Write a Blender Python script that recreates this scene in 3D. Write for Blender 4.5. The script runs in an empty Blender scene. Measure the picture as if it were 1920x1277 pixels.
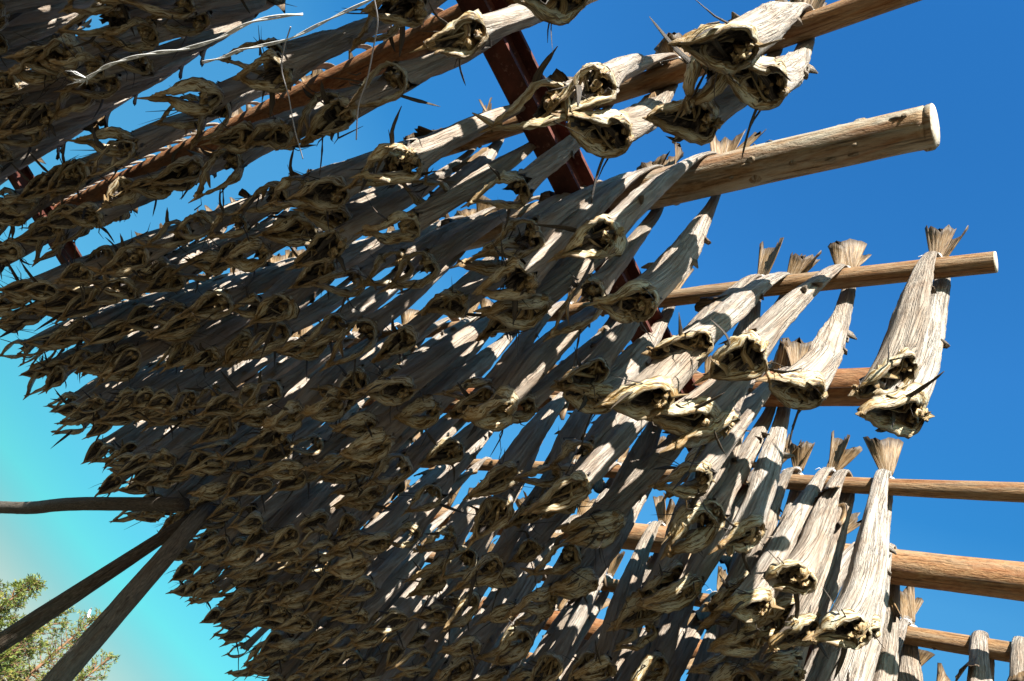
import bpy, math, random
import numpy as np
from mathutils import Vector, Matrix

random.seed(7)
scene = bpy.context.scene
COL = scene.collection
PI = math.pi

# ------------------------------------------------------------------ camera frame
# axes of the place written in camera space: AX across the poles, AY along them, AU up
F = 1382.0
AX = np.array((.3806, -.8533, -.3571)); AX /= np.linalg.norm(AX)
AU = np.array((.5175, .5165, -.6825)); AU -= AX*AU.dot(AX); AU /= np.linalg.norm(AU)
AY = np.cross(AU, AX)
EYE = 1.6
RISE = 2.0            # rack above the eye

def ray(px, py):
    c = np.array((px-960.0, -(py-638.5), -F))
    return np.array((c.dot(AX), c.dot(AY), c.dot(AU)))
def at_z(px, py, zr):
    d = ray(px, py); p = d*(zr/d[2])
    return Vector((p[0], p[1], EYE+zr))
def at_dist(px, py, dist):
    d = ray(px, py); p = d*(dist/math.hypot(d[0], d[1]))
    return Vector((p[0], p[1], EYE+p[2]))
def cam_of(p):
    c = p[0]*AX + p[1]*AY + (p[2]-EYE)*AU
    return c
def pix(p):
    c = cam_of(p)
    if c[2] > -.05: return None
    return (960+F*c[0]/-c[2], 638.5-F*c[1]/-c[2], -c[2])
def y_on_pole(X, zr, px):
    q = (px-960)/F
    # (X*AX0+Y*AY0+Z*AU0) = -q*(X*AX2+Y*AY2+Z*AU2)
    return -(X*(AX[0]+q*AX[2]) + zr*(AU[0]+q*AU[2]))/(AY[0]+q*AY[2])

# ------------------------------------------------------------------ materials
def new_mat(name):
    m = bpy.data.materials.new(name); m.use_nodes = True
    nt = m.node_tree; nt.nodes.clear()
    return m, nt
class NT:
    def __init__(s, nt): s.nt = nt
    def n(s, typ, ins=None, **props):
        nd = s.nt.nodes.new(typ)
        for k, v in props.items(): setattr(nd, k, v)
        for k, v in (ins or {}).items():
            if hasattr(v, 'is_output') or isinstance(v, bpy.types.NodeSocket): s.nt.links.new(v, nd.inputs[k])
            else: nd.inputs[k].default_value = v
        return nd
    def ramp(s, fac, stops, interp='LINEAR'):
        nd = s.n('ShaderNodeValToRGB', {'Fac': fac}); cr = nd.color_ramp; cr.interpolation = interp
        while len(cr.elements) < len(stops): cr.elements.new(0.5)
        for e, (p, c) in zip(cr.elements, stops):
            e.position = p; e.color = (*c, 1) if len(c) == 3 else c
        return nd.outputs['Color']
    def mix(s, fac, a, b, mode='MIX'):
        nd = s.n('ShaderNodeMixRGB', blend_type=mode)
        for k, v in (('Fac', fac), ('Color1', a), ('Color2', b)):
            if isinstance(v, bpy.types.NodeSocket): s.nt.links.new(v, nd.inputs[k])
            elif k == 'Fac': nd.inputs[k].default_value = v
            else: nd.inputs[k].default_value = (*v, 1)
        return nd.outputs['Color']
    def math(s, op, a, b=0.0):
        nd = s.n('ShaderNodeMath', operation=op)
        for i, v in enumerate((a, b)):
            if isinstance(v, bpy.types.NodeSocket): s.nt.links.new(v, nd.inputs[i])
            else: nd.inputs[i].default_value = v
        return nd.outputs[0]
    def noise(s, vec, scale, detail=4, rough=.55, dist=0):
        return s.n('ShaderNodeTexNoise', {'Vector': vec, 'Scale': scale, 'Detail': detail, 'Roughness': rough, 'Distortion': dist}).outputs['Fac']
    def bump(s, h, strength, dist, nrm=None):
        ins = {'Height': h, 'Strength': strength, 'Distance': dist}
        if nrm is not None: ins['Normal'] = nrm
        return s.n('ShaderNodeBump', ins).outputs['Normal']
    def out(s, sh): s.n('ShaderNodeOutputMaterial', {'Surface': sh})

def fibre_coords(t, stretch):
    """coordinates that run with the fibres of a fish or a log, shifted per object"""
    at = t.n('ShaderNodeAttribute', attribute_name='fibre', attribute_type='GEOMETRY').outputs['Vector']
    rn = t.n('ShaderNodeAttribute', attribute_name='rnd', attribute_type='GEOMETRY').outputs['Fac']
    oi = t.n('ShaderNodeObjectInfo').outputs['Random']
    rnd = t.math('ADD', rn, oi)
    mp = t.n('ShaderNodeVectorMath', {0: at, 1: stretch}, operation='MULTIPLY').outputs[0]
    off = t.math('MULTIPLY', rnd, 37.0)
    cb = t.n('ShaderNodeCombineXYZ', {'X': off, 'Y': off, 'Z': off}).outputs[0]
    v = t.n('ShaderNodeVectorMath', {0: mp, 1: cb}, operation='ADD').outputs[0]
    return v, rnd, at

def mat_skin():
    m, nt = new_mat('dried_skin'); t = NT(nt)
    v, rnd, at = fibre_coords(t, (1, 1, .55))
    geo = t.n('ShaderNodeTexCoord').outputs['Object']
    streak = t.noise(v, 5.0, 6, .6, .8)
    fine = t.noise(v, 17.0, 4, .6, .4)
    v2, _, _ = fibre_coords(t, (1, 1, 3.0))
    patch = t.noise(v2, 1.3, 4, .6)
    col = t.ramp(streak, [(.20, (.42, .34, .28)), (.34, (.70, .625, .555)), (.46, (.82, .775, .72)), (.75, (.87, .845, .81))])
    col = t.mix(t.ramp(patch, [(.42, (0, 0, 0)), (.68, (1, 1, 1))]), col, (.62, .51, .42), 'MIX')
    col = t.mix(.4, col, t.ramp(fine, [(.26, (.5, .43, .37)), (.42, (.92, .90, .88)), (.6, (1, 1, 1))]), 'MULTIPLY')
    tone = t.ramp(t.math('FRACT', t.math('MULTIPLY', rnd, 7.3)), [(0, (.74, .68, .60)), (.4, (.95, .90, .84)), (1, (1, 1, .98))])
    col = t.mix(1.0, col, tone, 'MULTIPLY')
    col = t.mix(1.0, col, (.485, .452, .410), 'MULTIPLY')
    v5, _, _ = fibre_coords(t, (1, 1, .4))
    cre = t.noise(v5, 2.6, 4, .55, .6)
    cl = t.math('ABSOLUTE', t.math('SUBTRACT', cre, .5))
    col = t.mix(t.ramp(cl, [(0, (.3, .3, .3)), (.005, (.2, .2, .2)), (.012, (0, 0, 0))]), col, (.22, .16, .12))
    spk = t.noise(v5, 60.0, 2, .5)
    col = t.mix(t.ramp(spk, [(.72, (0, 0, 0)), (.80, (.35, .35, .35))]), col, (.30, .23, .17))
    v4, _, _ = fibre_coords(t, (1, 1, 4.5))
    wrk = t.noise(v4, 5.0, 6, .7, .8)
    col = t.mix(t.ramp(wrk, [(.60, (0, 0, 0)), (.72, (.55, .55, .55))]), col, (.34, .25, .185))
    h = t.math('ADD', t.math('ADD', t.math('MULTIPLY', streak, .9), t.math('MULTIPLY', fine, .12)), t.math('ADD', t.math('MULTIPLY', wrk, .7), t.ramp(cl, [(0, (0, 0, 0)), (.04, (.6, .6, .6))])))
    nrm = t.bump(h, 1.0, .008)
    b = t.n('ShaderNodeBsdfPrincipled', {'Base Color': col, 'Roughness': .72, 'Normal': nrm, 'Specular IOR Level': .25})
    t.out(b.outputs[0]); return m

def mat_collar():
    m, nt = new_mat('collar_flesh'); t = NT(nt)
    v, rnd, at = fibre_coords(t, (1, 1, .45))
    n1 = t.noise(v, 2.6, 6, .62, .4); n2 = t.noise(v, 8.0, 5, .6)
    col = t.ramp(n1, [(.33, (.05, .028, .012)), (.40, (.30, .165, .045)), (.46, (.68, .50, .25)), (.53, (.92, .87, .75)), (.64, (.90, .82, .63)), (.73, (.56, .34, .11))])
    col = t.mix(t.ramp(n2, [(.38, (1, 1, 1)), (.47, (0, 0, 0))]), col, (.13, .065, .022))
    # amber colour towards the tip of the collar bone
    tip = t.n('ShaderNodeAttribute', attribute_name='tip', attribute_type='GEOMETRY').outputs['Fac']
    col = t.mix(t.math('MULTIPLY', t.ramp(t.math('ADD', tip, t.math('MULTIPLY', n1, .3)), [(.82, (0, 0, 0)), (1.1, (1, 1, 1))]), .6), col, (.48, .26, .07))
    sx = t.n('ShaderNodeSeparateXYZ', {0: at})
    edge = t.math('ABSOLUTE', t.math('ADD', sx.outputs['Y'], t.math('MULTIPLY', t.math('SUBTRACT', n1, .5), .5)))
    col = t.mix(t.ramp(edge, [(.68, (0, 0, 0)), (1.0, (.65, .65, .65))]), col, (.17, .085, .03))
    col = t.mix(1.0, col, (.54, .515, .425), 'MULTIPLY')
    nrm = t.bump(t.math('ADD', n1, t.math('MULTIPLY', n2, .5)), .9, .005)
    b = t.n('ShaderNodeBsdfPrincipled', {'Base Color': col, 'Roughness': .5, 'Normal': nrm, 'Specular IOR Level': .4})
    t.out(b.outputs[0]); return m

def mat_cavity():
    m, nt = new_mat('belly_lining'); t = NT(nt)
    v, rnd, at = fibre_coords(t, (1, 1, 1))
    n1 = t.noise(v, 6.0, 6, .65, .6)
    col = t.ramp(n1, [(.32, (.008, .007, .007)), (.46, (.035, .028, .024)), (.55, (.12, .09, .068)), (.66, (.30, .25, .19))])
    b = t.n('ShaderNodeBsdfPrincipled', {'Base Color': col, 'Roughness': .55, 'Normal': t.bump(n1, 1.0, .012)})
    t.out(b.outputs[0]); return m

def mat_bone():
    m, nt = new_mat('backbone_flesh'); t = NT(nt)
    v, rnd, at = fibre_coords(t, (1, 1, 1))
    n1 = t.noise(v, 5.0, 6, .65, .6)
    col = t.ramp(n1, [(.32, (.03, .014, .006)), (.43, (.22, .11, .03)), (.54, (.42, .30, .13)), (.68, (.52, .45, .32))])
    b = t.n('ShaderNodeBsdfPrincipled', {'Base Color': col, 'Roughness': .38, 'Normal': t.bump(n1, .8, .008)})
    t.out(b.outputs[0]); return m

def mat_fin(name, dark, mid, light, trans):
    m, nt = new_mat(name); t = NT(nt)
    v, rnd, at = fibre_coords(t, (1, 1, .25))
    n1 = t.noise(v, 9.0, 5, .6)
    tip = t.n('ShaderNodeAttribute', attribute_name='tip', attribute_type='GEOMETRY').outputs['Fac']
    col = t.ramp(n1, [(.32, dark), (.5, mid), (.68, light)])
    col = t.mix(t.ramp(tip, [(.72, (0, 0, 0)), (1.0, (.85, .85, .85))]), col, dark)
    b = t.n('ShaderNodeBsdfPrincipled', {'Base Color': col, 'Roughness': .6, 'Normal': t.bump(n1, .7, .004)})
    tr = t.n('ShaderNodeBsdfTranslucent', {'Color': col})
    mx = t.n('ShaderNodeMixShader', {'Fac': trans, 1: b.outputs[0], 2: tr.outputs[0]})
    t.out(mx.outputs[0]); return m

def mat_wood(name, base, dark, pale, grey, amt_grey, bumpd=.006):
    m, nt = new_mat(name); t = NT(nt)
    v, rnd, at = fibre_coords(t, (1, 1, .9))
    grain = t.noise(v, 6.0, 7, .62, .4)
    v3, _, _ = fibre_coords(t, (1, 1, .12))
    crack = t.noise(v3, 6.5, 5, .55, .3)
    v2, _, _ = fibre_coords(t, (1, 1, .55))
    patch = t.noise(v2, 1.5, 6, .65, .4)
    v6, _, _ = fibre_coords(t, (1, 1, 1.6))
    spot = t.noise(v6, 5.0, 4, .6)
    col = t.ramp(grain, [(.28, dark), (.5, base), (.72, pale)])
    col = t.mix(t.math('MULTIPLY', t.ramp(patch, [(.42, (0, 0, 0)), (.6, (1, 1, 1))]), amt_grey), col, grey)
    col = t.mix(t.ramp(crack, [(.30, (.85, .85, .85)), (.35, (0, 0, 0))]), col, tuple(c*.3 for c in dark))
    col = t.mix(t.ramp(spot, [(.70, (0, 0, 0)), (.76, (.7, .7, .7))]), col, (dark[0]*.8, dark[1]*.5, dark[2]*.5))
    stain = t.noise(v2, .8, 6, .65, .5)
    col = t.mix(t.ramp(stain, [(.52, (0, 0, 0)), (.66, (.65, .65, .65))]), col, (base[0]*.75, base[1]*.5, base[2]*.36))
    h = t.math('ADD', grain, t.math('MULTIPLY', t.ramp(crack, [(.32, (0, 0, 0)), (.42, (1, 1, 1))]), .8))
    col = t.mix(1.0, col, (.82, .755, .64), 'MULTIPLY')
    b = t.n('ShaderNodeBsdfPrincipled', {'Base Color': col, 'Roughness': .78, 'Normal': t.bump(h, .8, bumpd), 'Specular IOR Level': .2})
    t.out(b.outputs[0]); return m

def mat_end(name):
    m, nt = new_mat(name); t = NT(nt)
    g = t.n('ShaderNodeTexCoord').outputs['Object']
    n1 = t.noise(g, 60, 4, .6)
    col = t.ramp(n1, [(.3, (.28, .21, .13)), (.6, (.46, .39, .29))])
    b = t.n('ShaderNodeBsdfPrincipled', {'Base Color': col, 'Roughness': .85, 'Normal': t.bump(n1, .6, .004)})
    t.out(b.outputs[0]); return m

def mat_rust():
    m, nt = new_mat('rusty_steel'); t = NT(nt)
    g = t.n('ShaderNodeTexCoord').outputs['Object']
    n1 = t.noise(g, 9, 7, .65); n2 = t.noise(g, 55, 4, .6)
    col = t.ramp(n1, [(.3, (.024, .007, .004)), (.48, (.072, .018, .010)), (.64, (.13, .036, .02)), (.78, (.18, .062, .038))])
    col = t.mix(t.ramp(n2, [(.6, (0, 0, 0)), (.72, (.7, .7, .7))]), col, (.26, .13, .095))
    b = t.n('ShaderNodeBsdfPrincipled', {'Base Color': col, 'Roughness': .75, 'Normal': t.bump(n2, .7, .004), 'Specular IOR Level': .3})
    t.out(b.outputs[0]); return m

def mat_plain(name, col, rough=.7, noise_scale=None, var=.35):
    m, nt = new_mat(name); t = NT(nt)
    c = col
    if noise_scale:
        g = t.n('ShaderNodeTexCoord').outputs['Object']
        n1 = t.noise(g, noise_scale, 4, .6)
        c = t.ramp(n1, [(.3, tuple(x*(1-var) for x in col)), (.7, tuple(min(1, x*(1+var)) for x in col))])
    b = t.n('ShaderNodeBsdfPrincipled', {'Roughness': rough})
    if isinstance(c, tuple): b.inputs['Base Color'].default_value = (*c, 1)
    else: nt.links.new(c, b.inputs['Base Color'])
    t.out(b.outputs[0]); return m

def mat_leaf(name, c1, c2, c3):
    m, nt = new_mat(name); t = NT(nt)
    g = t.n('ShaderNodeTexCoord').outputs['Object']
    n1 = t.noise(g, 2.2, 3, .7); n2 = t.noise(g, 14, 2, .6)
    col = t.ramp(t.math('ADD', t.math('MULTIPLY', n1, .55), t.math('MULTIPLY', n2, .45)), [(.36, c1), (.5, c2), (.62, c3)])
    b = t.n('ShaderNodeBsdfPrincipled', {'Base Color': col, 'Roughness': .6})
    tr = t.n('ShaderNodeBsdfTranslucent', {'Color': col})
    mx = t.n('ShaderNodeMixShader', {'Fac': .25, 1: b.outputs[0], 2: tr.outputs[0]})
    t.out(mx.outputs[0]); return m

def mat_ground():
    m, nt = new_mat('dry_grass_ground'); t = NT(nt)
    g = t.n('ShaderNodeTexCoord').outputs['Object']
    n1 = t.noise(g, .35, 6, .6); n2 = t.noise(g, 9, 5, .65)
    col = t.ramp(n1, [(.35, (.045, .040, .018)), (.5, (.085, .066, .034)), (.65, (.115, .085, .05))])
    col = t.mix(.5, col, t.ramp(n2, [(.3, (.35, .35, .35)), (.7, (1, 1, 1))]), 'MULTIPLY')
    b = t.n('ShaderNodeBsdfPrincipled', {'Base Color': col, 'Roughness': .95, 'Normal': t.bump(n2, 1, .05)})
    t.out(b.outputs[0]); return m

M = dict(
    skin=mat_skin(), collar=mat_collar(), cavity=mat_cavity(), bone=mat_bone(),
    fin=mat_fin('dark_fin', (.015, .011, .008), (.05, .034, .02), (.14, .10, .055), .1),
    tail=mat_fin('tail_fin_skin', (.025, .015, .008), (.25, .14, .05), (.36, .28, .18), .28),
    twine=mat_plain('white_twine', (.52, .50, .47), .7, 300, .2),
    thread=mat_plain('grey_thread', (.30, .27, .27), .8, 200, .2),
    thin=mat_wood('stripped_pole', (.27, .15, .068), (.09, .04, .018), (.37, .25, .14), (.28, .23, .175), .6),
    tan=mat_wood('tan_log', (.33, .175, .085), (.14, .06, .028), (.42, .27, .15), (.30, .24, .17), .6, .008),
    thick=mat_wood('orange_log', (.25, .105, .04), (.09, .034, .014), (.33, .175, .08), (.25, .19, .13), .35),
    log=mat_wood('weathered_log', (.29, .19, .105), (.13, .065, .028), (.38, .29, .20), (.36, .33, .28), 1.0, .010),
    old=mat_wood('grey_pole', (.10, .085, .07), (.022, .018, .015), (.22, .19, .17), (.11, .10, .105), .5, .018),
    old2=mat_wood('silver_grey_pole', (.17, .16, .155), (.035, .03, .03), (.30, .28, .27), (.19, .19, .20), .6, .022),
    end=mat_end('sawn_end'), rust=mat_rust(), ground=mat_ground(),
    needles=mat_leaf('spruce_needles', (.025, .042, .008), (.115, .15, .016), (.27, .22, .04)),
    bark=mat_plain('brown_bark', (.15, .075, .033), .9, 8, .4),
    gull=mat_plain('white_feathers', (.78, .77, .75), .7), gulltip=mat_plain('grey_feathers', (.30, .31, .33), .7),
    beak=mat_plain('yellow_beak', (.6, .4, .08), .5),
)
MATKEYS = ['skin', 'cavity', 'collar', 'bone', 'fin', 'tail']

# ------------------------------------------------------------------ mesh helpers
class MB:
    """collects vertices and faces of ONE mesh, with fibre / tip attributes"""
    def __init__(s): s.v = []; s.f = []; s.fm = []; s.fib = []; s.tip = []; s.n = 0
    def add(s, verts, faces, mat=0, fib=None, tip=None):
        verts = np.asarray(verts, float).reshape(-1, 3); k = len(verts)
        s.v.append(verts)
        s.fib.append(np.zeros((k, 3)) if fib is None else np.asarray(fib, float).reshape(-1, 3))
        s.tip.append(np.zeros(k) if tip is None else np.asarray(tip, float).reshape(-1))
        for q in faces: s.f.append(tuple(i+s.n for i in q)); s.fm.append(mat)
        s.n += k
    def loft(s, rings, mat=0, cap0=False, cap1=False, closed=True, fib=None, tip=None, loop=False):
        R = np.asarray(rings, float); n, k = R.shape[:2]
        fs = []
        kk = k if closed else k-1
        for i in range(n if loop else n-1):
            j = (i+1) % n
            for a in range(kk):
                b = (a+1) % k
                fs.append((i*k+a, i*k+b, j*k+b, j*k+a))
        if cap0: fs.append(tuple(range(k-1, -1, -1)))
        if cap1: fs.append(tuple((n-1)*k+a for a in range(k)))
        if fib is None:
            seg = np.linalg.norm(np.diff(R.mean(1), axis=0), axis=1); L = np.concatenate(([0], np.cumsum(seg)))
            th = np.arange(k)*2*PI/k
            fib = np.stack([np.broadcast_to(np.cos(th), (n, k)), np.broadcast_to(np.sin(th), (n, k)), np.broadcast_to(L[:, None]*6, (n, k))], -1)
        s.add(R.reshape(-1, 3), fs, mat, fib, None if tip is None else np.broadcast_to(np.asarray(tip)[:, None], (n, k)))
    def tube(s, pts, rad, k=8, mat=0, cap=True, flat=None, wob=None, tip=None, loop=False, up=None):
        """tube along pts; flat = (a, b) multipliers of the radius"""
        P = np.asarray(pts, float); n = len(P)
        rad = np.broadcast_to(np.asarray(rad, float), (n,))
        T = np.gradient(P, axis=0)
        if loop: T = np.roll(P, -1, 0)-np.roll(P, 1, 0)
        T /= np.linalg.norm(T, axis=1)[:, None]+1e-9
        ref = np.array(up if up is not None else ((0, 0, 1) if abs(T[0][2]) < .9 else (0, 1, 0)), float)
        W = ref-T[0]*ref.dot(T[0]); W /= np.linalg.norm(W)
        rings = []
        th = np.arange(k)*2*PI/k
        fa, fb = flat or (1, 1)
        for i in range(n):
            W = W-T[i]*W.dot(T[i]); W /= np.linalg.norm(W)+1e-9
            N = np.cross(T[i], W)
            rr = rad[i]*(1 if wob is None else wob[i])
            rings.append(P[i]+(np.cos(th)*fa*rr)[:, None]*W+(np.sin(th)*fb*rr)[:, None]*N)
        s.loft(rings, mat, cap and not loop, cap and not loop, tip=tip, loop=loop)
    def data(s, name, mats, smooth=True, rnd=None):
        me = bpy.data.meshes.new(name)
        V = np.concatenate(s.v)
        me.from_pydata(V.tolist(), [], s.f)
        for m in mats: me.materials.append(m)
        me.polygons.foreach_set('material_index', s.fm)
        if smooth: me.polygons.foreach_set('use_smooth', [True]*len(s.f))
        a = me.attributes.new('fibre', 'FLOAT_VECTOR', 'POINT'); a.data.foreach_set('vector', np.concatenate(s.fib).ravel())
        a = me.attributes.new('tip', 'FLOAT', 'POINT'); a.data.foreach_set('value', np.concatenate(s.tip))
        if rnd is not None:
            a = me.attributes.new('rnd', 'FLOAT', 'POINT'); a.data.foreach_set('value', rnd)
        me.update(); return me

def tag(o, label=None, cat=None, group=None, kind=None):
    if label: o['label'] = label
    if cat: o['category'] = cat
    if group: o['group'] = group
    if kind: o['kind'] = kind
    return o
def obj(name, me, parent=None, loc=None):
    o = bpy.data.objects.new(name, me); COL.objects.link(o)
    if parent: o.parent = parent
    if loc is not None: o.location = loc
    return o
def empty(name, loc):
    o = bpy.data.objects.new(name, None); o.empty_display_size = .05; COL.objects.link(o); o.location = loc; return o

def spline(P, n):
    """Catmull-Rom through the points, n samples evenly spaced by length"""
    P = np.asarray(P, float); Q = np.vstack([2*P[0]-P[1], P, 2*P[-1]-P[-2]])
    out = []
    for i in range(1, len(Q)-2):
        for t in np.linspace(0, 1, 24, endpoint=False):
            a, b, c, d = Q[i-1:i+3]
            out.append(.5*((2*b)+(-a+c)*t+(2*a-5*b+4*c-d)*t*t+(-a+3*b-3*c+d)*t**3))
    out.append(P[-1]); out = np.array(out)
    L = np.concatenate(([0], np.cumsum(np.linalg.norm(np.diff(out, axis=0), axis=1))))
    s = np.linspace(0, L[-1], n)
    return np.stack([np.interp(s, L, out[:, k]) for k in range(3)], 1), L[-1]
def sstep(x): x = np.clip(x, 0, 1); return x*x*(3-2*x)
def unit(v): return v/(np.linalg.norm(v)+1e-12)

# ------------------------------------------------------------------ the dried cod
def fish_parts(seed, side, r, hi=True, tail_up=True, small=1.0):
    """returns {part: [MB,...]}; origin on the axis of the pole, z up, +y towards the far end of the rack"""
    rg = np.random.default_rng(seed)
    U = rg.uniform
    parts = {}
    L = U(.47, .56)*small
    girth = U(.64, .98)*small
    yaw = rg.normal(0, .42)
    ven = np.array((math.sin(yaw), math.cos(yaw), 0.0))        # belly side, away from the camera end
    jx, jy = rg.normal(-.004, .012)*side, rg.normal(0, .022)
    g = .012
    down = [(side*(.74*r+.011), 0, .74*r+.009), (side*(r+.016), 0, -.012), (side*(r+.026), jy*.2, -.11),
            (side*(r+.036)+jx*.5, jy*.7, -.30*small), (side*(r+.034)+jx, jy, -L)]
    if tail_up: start = [(side*.004, 0, r+.040), (side*.012, 0, r+.014)]
    else: start = [(-side*(r+.014), .004, -.075), (-side*(r+.014), .004, -.01), (-side*(.7*r+.008), .002, .75*r+.012), (0, 0, r+.013)]
    C, CL = spline(start+down, 40 if hi else 16)
    n = len(C); k = 26 if hi else 14
    T = np.gradient(C, axis=0); T /= np.linalg.norm(T, axis=1)[:, None]
    # distance below the pole drives the girth
    sl = np.linspace(0, CL, n); s_pole = CL-L-.0
    q = np.clip((sl-s_pole)/(L), -1, 1)
    ped = U(.75, 1.35)
    a = np.interp(q, [-.3, -.05, .02, .2, .45, .66, .85, 1], [.018*ped, .021*ped, .025*ped, .033, .045, .051, .046, .038])*girth
    b = np.interp(q, [-.3, -.05, .02, .2, .45, .66, .85, 1], [.008, .008, .010, .019, .031, .037, .034, .028])*girth*U(.8, 1.1)
    if tail_up: a[:2] *= (.7, .8)
    else: a[0] *= .3; b[0] *= .3
    th = np.arange(k)*2*PI/k
    amp = [(kk, U(.024, .066), U(0, 6.3), rg.normal(0, 2.6)) for kk in (2, 3, 4, 5, 7, 9)]
    # ---- opening loop
    e = C[-1]; f = unit(T[-1]*.75+np.array((0, 0, -1))*.25); d = -(ven-f*ven.dot(f)); d = unit(d); lat = np.cross(f, d)
    Wd = U(.028, .046); tipL = U(.085, .140)*small
    P0 = e+d*U(.036, .050)*girth-f*U(.0, .025); P1 = e-d*U(.055, .098)+f*tipL*U(.8, 1.05)
    skew = rg.normal(0, .02)
    P1 = P1+lat*skew
    bow = U(-.012, .02)
    la = [(m_, rg.normal(0, .0024, 3), U(0, 6.3)) for m_ in (1, 2, 3, 5)]
    open_v = U(0, 1) < .55; OPENV[(seed, side)] = bool(open_v)
    def loop(theta, P1_, sc=1.0, noise=1.0):
        u = (1-np.cos(theta))/2
        w = Wd*3.0*np.power(u+1e-6, .5)*np.power(np.clip(1-u, 0, 1), 1.4)*np.sign(np.sin(theta)+1e-9)
        w += .004*np.sin(theta)
        A = P1_-P0; nn = unit(np.cross(lat, A))
        p = P0+u[:, None]*A+w[:, None]*lat+(bow*4*u*(1-u))[:, None]*nn
        for m_, v_, ph in la: p = p+noise*np.sin(m_*theta+ph)[:, None]*v_
        cen = P0+.42*A
        return cen+(p-cen)*sc
    P1b = e-d*.034*girth+f*U(-.01, .035) if open_v else P1
    # ---- body
    rings = []
    lend = loop(th, P1b, 1.0)
    cs = []
    if open_v: lend = lend+rg.normal(0, .010, k)[:, None]*f+rg.normal(0, .003, (k, 3))
    elif hi: lend = lend+rg.normal(0, .0025, (k, 3))
    for i in range(n):
        yw = sstep(np.array((q[i]-.05)/.4)); wide = unit(np.array((math.sin(yaw*yw), math.cos(yaw*yw), 0)))
        wide = unit(wide-T[i]*wide.dot(T[i])); nrm = np.cross(T[i], -wide)
        mul = np.ones(k)
        for kk, am, ph, om in amp: mul += am*np.sin(kk*th+ph+om*q[i]*2)*(.5+.5*sstep(np.array(q[i]*3)))
        if hi: mul += rg.normal(0, .022, k)
        rg_ = C[i]+(np.cos(th)*a[i]*mul)[:, None]*(-wide)+(np.sin(th)*b[i]*mul)[:, None]*nrm
        bl = sstep(np.array((q[i]-.70)/.30))
        if q[i] > .70: rg_ = rg_*(1-bl)+lend*bl
        rings.append(rg_); cs.append(C[i])
    body = MB()
    fib = np.stack([np.broadcast_to(np.cos(th), (n, k)), np.broadcast_to(np.sin(th), (n, k)), np.broadcast_to(q[:, None]*2.2, (n, k))], -1)
    body.loft(rings, 0, cap0=True, fib=fib)
    # lining
    i8, i6 = int(n*.84), int(n*.7)
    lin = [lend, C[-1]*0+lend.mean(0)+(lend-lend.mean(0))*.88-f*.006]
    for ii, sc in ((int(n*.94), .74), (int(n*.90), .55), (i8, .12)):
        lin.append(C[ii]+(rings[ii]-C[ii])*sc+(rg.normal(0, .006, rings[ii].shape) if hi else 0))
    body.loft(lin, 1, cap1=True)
    # ragged flaps of old fins along the back and belly
    for _ in range(rg.integers(1, 4) if hi else 1):
        qi = int(n*U(.40, .8)); ta = rg.choice([0, PI])+rg.normal(0, .25)
        j = int(round(ta/(2*PI)*k)) % k
        p = rings[qi][j]; o = unit(p-C[qi]); ln = U(.015, .04)
        dirv = unit(o*.8+T[qi]*U(.2, 1.0)+rg.normal(0, .25, 3))
        pts = [p-o*.008, p+dirv*ln*.5, p+dirv*ln+rg.normal(0, .006, 3)]
        body.tube(pts, [.013, .010, .002], 5, 0, flat=(1, .14), up=tuple(np.cross(dirv, o)+1e-3))
    parts['body'] = [body]
    # ---- collar : thick lip round the opening, drawn to a point
    m = 44 if hi else 22; kc = 9 if hi else 6
    tt = np.arange(m)*2*PI/m
    lp = loop(tt, P1, .97)
    A = P1-P0; nn = unit(np.cross(lat, A)); cen = P0+.42*A
    u = (1-np.cos(tt))/2
    ph = np.arange(kc)*2*PI/kc
    w_o = (.0046+.0042*np.sin(np.clip(u*1.15, 0, 1)*PI))*U(.85, 1.3)*girth; w_n = (.013+.012*np.sin(np.clip(u*1.2, 0, 1)*PI))*girth*U(.9, 1.4)
    roll = rg.normal(.25, .30); fl = U(.2, .9)
    crings = []
    jn = np.convolve(np.tile(rg.normal(0, .36, m), 3), np.ones(3)/3, 'same')[m:2*m]
    for i in range(m):
        o = unit(lp[i]-cen-nn*(lp[i]-cen).dot(nn)); tn = unit(lp[(i+1) % m]-lp[i-1])
        nn_ = nn*(1-fl)+f*fl; nn_ = unit(nn_-tn*nn_.dot(tn)); o = np.cross(nn_, tn)
        if o.dot(lp[i]-cen) < 0: o = -o
        rl = roll*math.sin(tt[i])*.8+jn[i]
        o2 = o*math.cos(rl)+nn_*math.sin(rl); n2 = -o*math.sin(rl)+nn_*math.cos(rl)
        sc = 1+jn[i]*.5
        crn = lp[i]+(np.cos(ph)*w_o[i]*sc)[:, None]*o2+(np.sin(ph)*w_n[i]*sc)[:, None]*n2
        if hi: crn = crn+rg.normal(0, .0017, crn.shape)
        crings.append(crn)
    col = MB()
    fibc = np.stack([np.broadcast_to(np.cos(ph), (m, kc)), np.broadcast_to(np.sin(ph), (m, kc)), np.broadcast_to((np.minimum(tt, 2*PI-tt)*1.3)[:, None], (m, kc))], -1)
    col.loft(crings, 0, loop=True, fib=fibc, tip=u)
    # the pointed isthmus at the tip
    tl = U(.015, .042)*small; td = unit(unit(P1-cen)+f*.4+rg.normal(0, .15, 3))
    col.tube([P1-td*.022, P1-td*.004, P1+td*tl], [.012*girth, .011*girth, .0015], 7, 0, flat=(1, .7), tip=[.9, 1, 1])
    if rg.uniform() < .5:      # a torn strip hanging off the collar
        j = rg.integers(m); p = lp[j]; dr = unit(rg.normal(0, 1, 3)+f*.6)
        col.tube([p, p+dr*.025, p+dr*.05+rg.normal(0, .012, 3)], [.011, .010, .002], 6, 0, flat=(1, .35), tip=[.6, .9, .9])
    parts['collar'] = [col]
    # ---- backbone stump and membranes inside the opening
    bb = MB()
    cb = P0+A*U(.10, .24)+lat*rg.normal(0, .006)+nn*0
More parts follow.
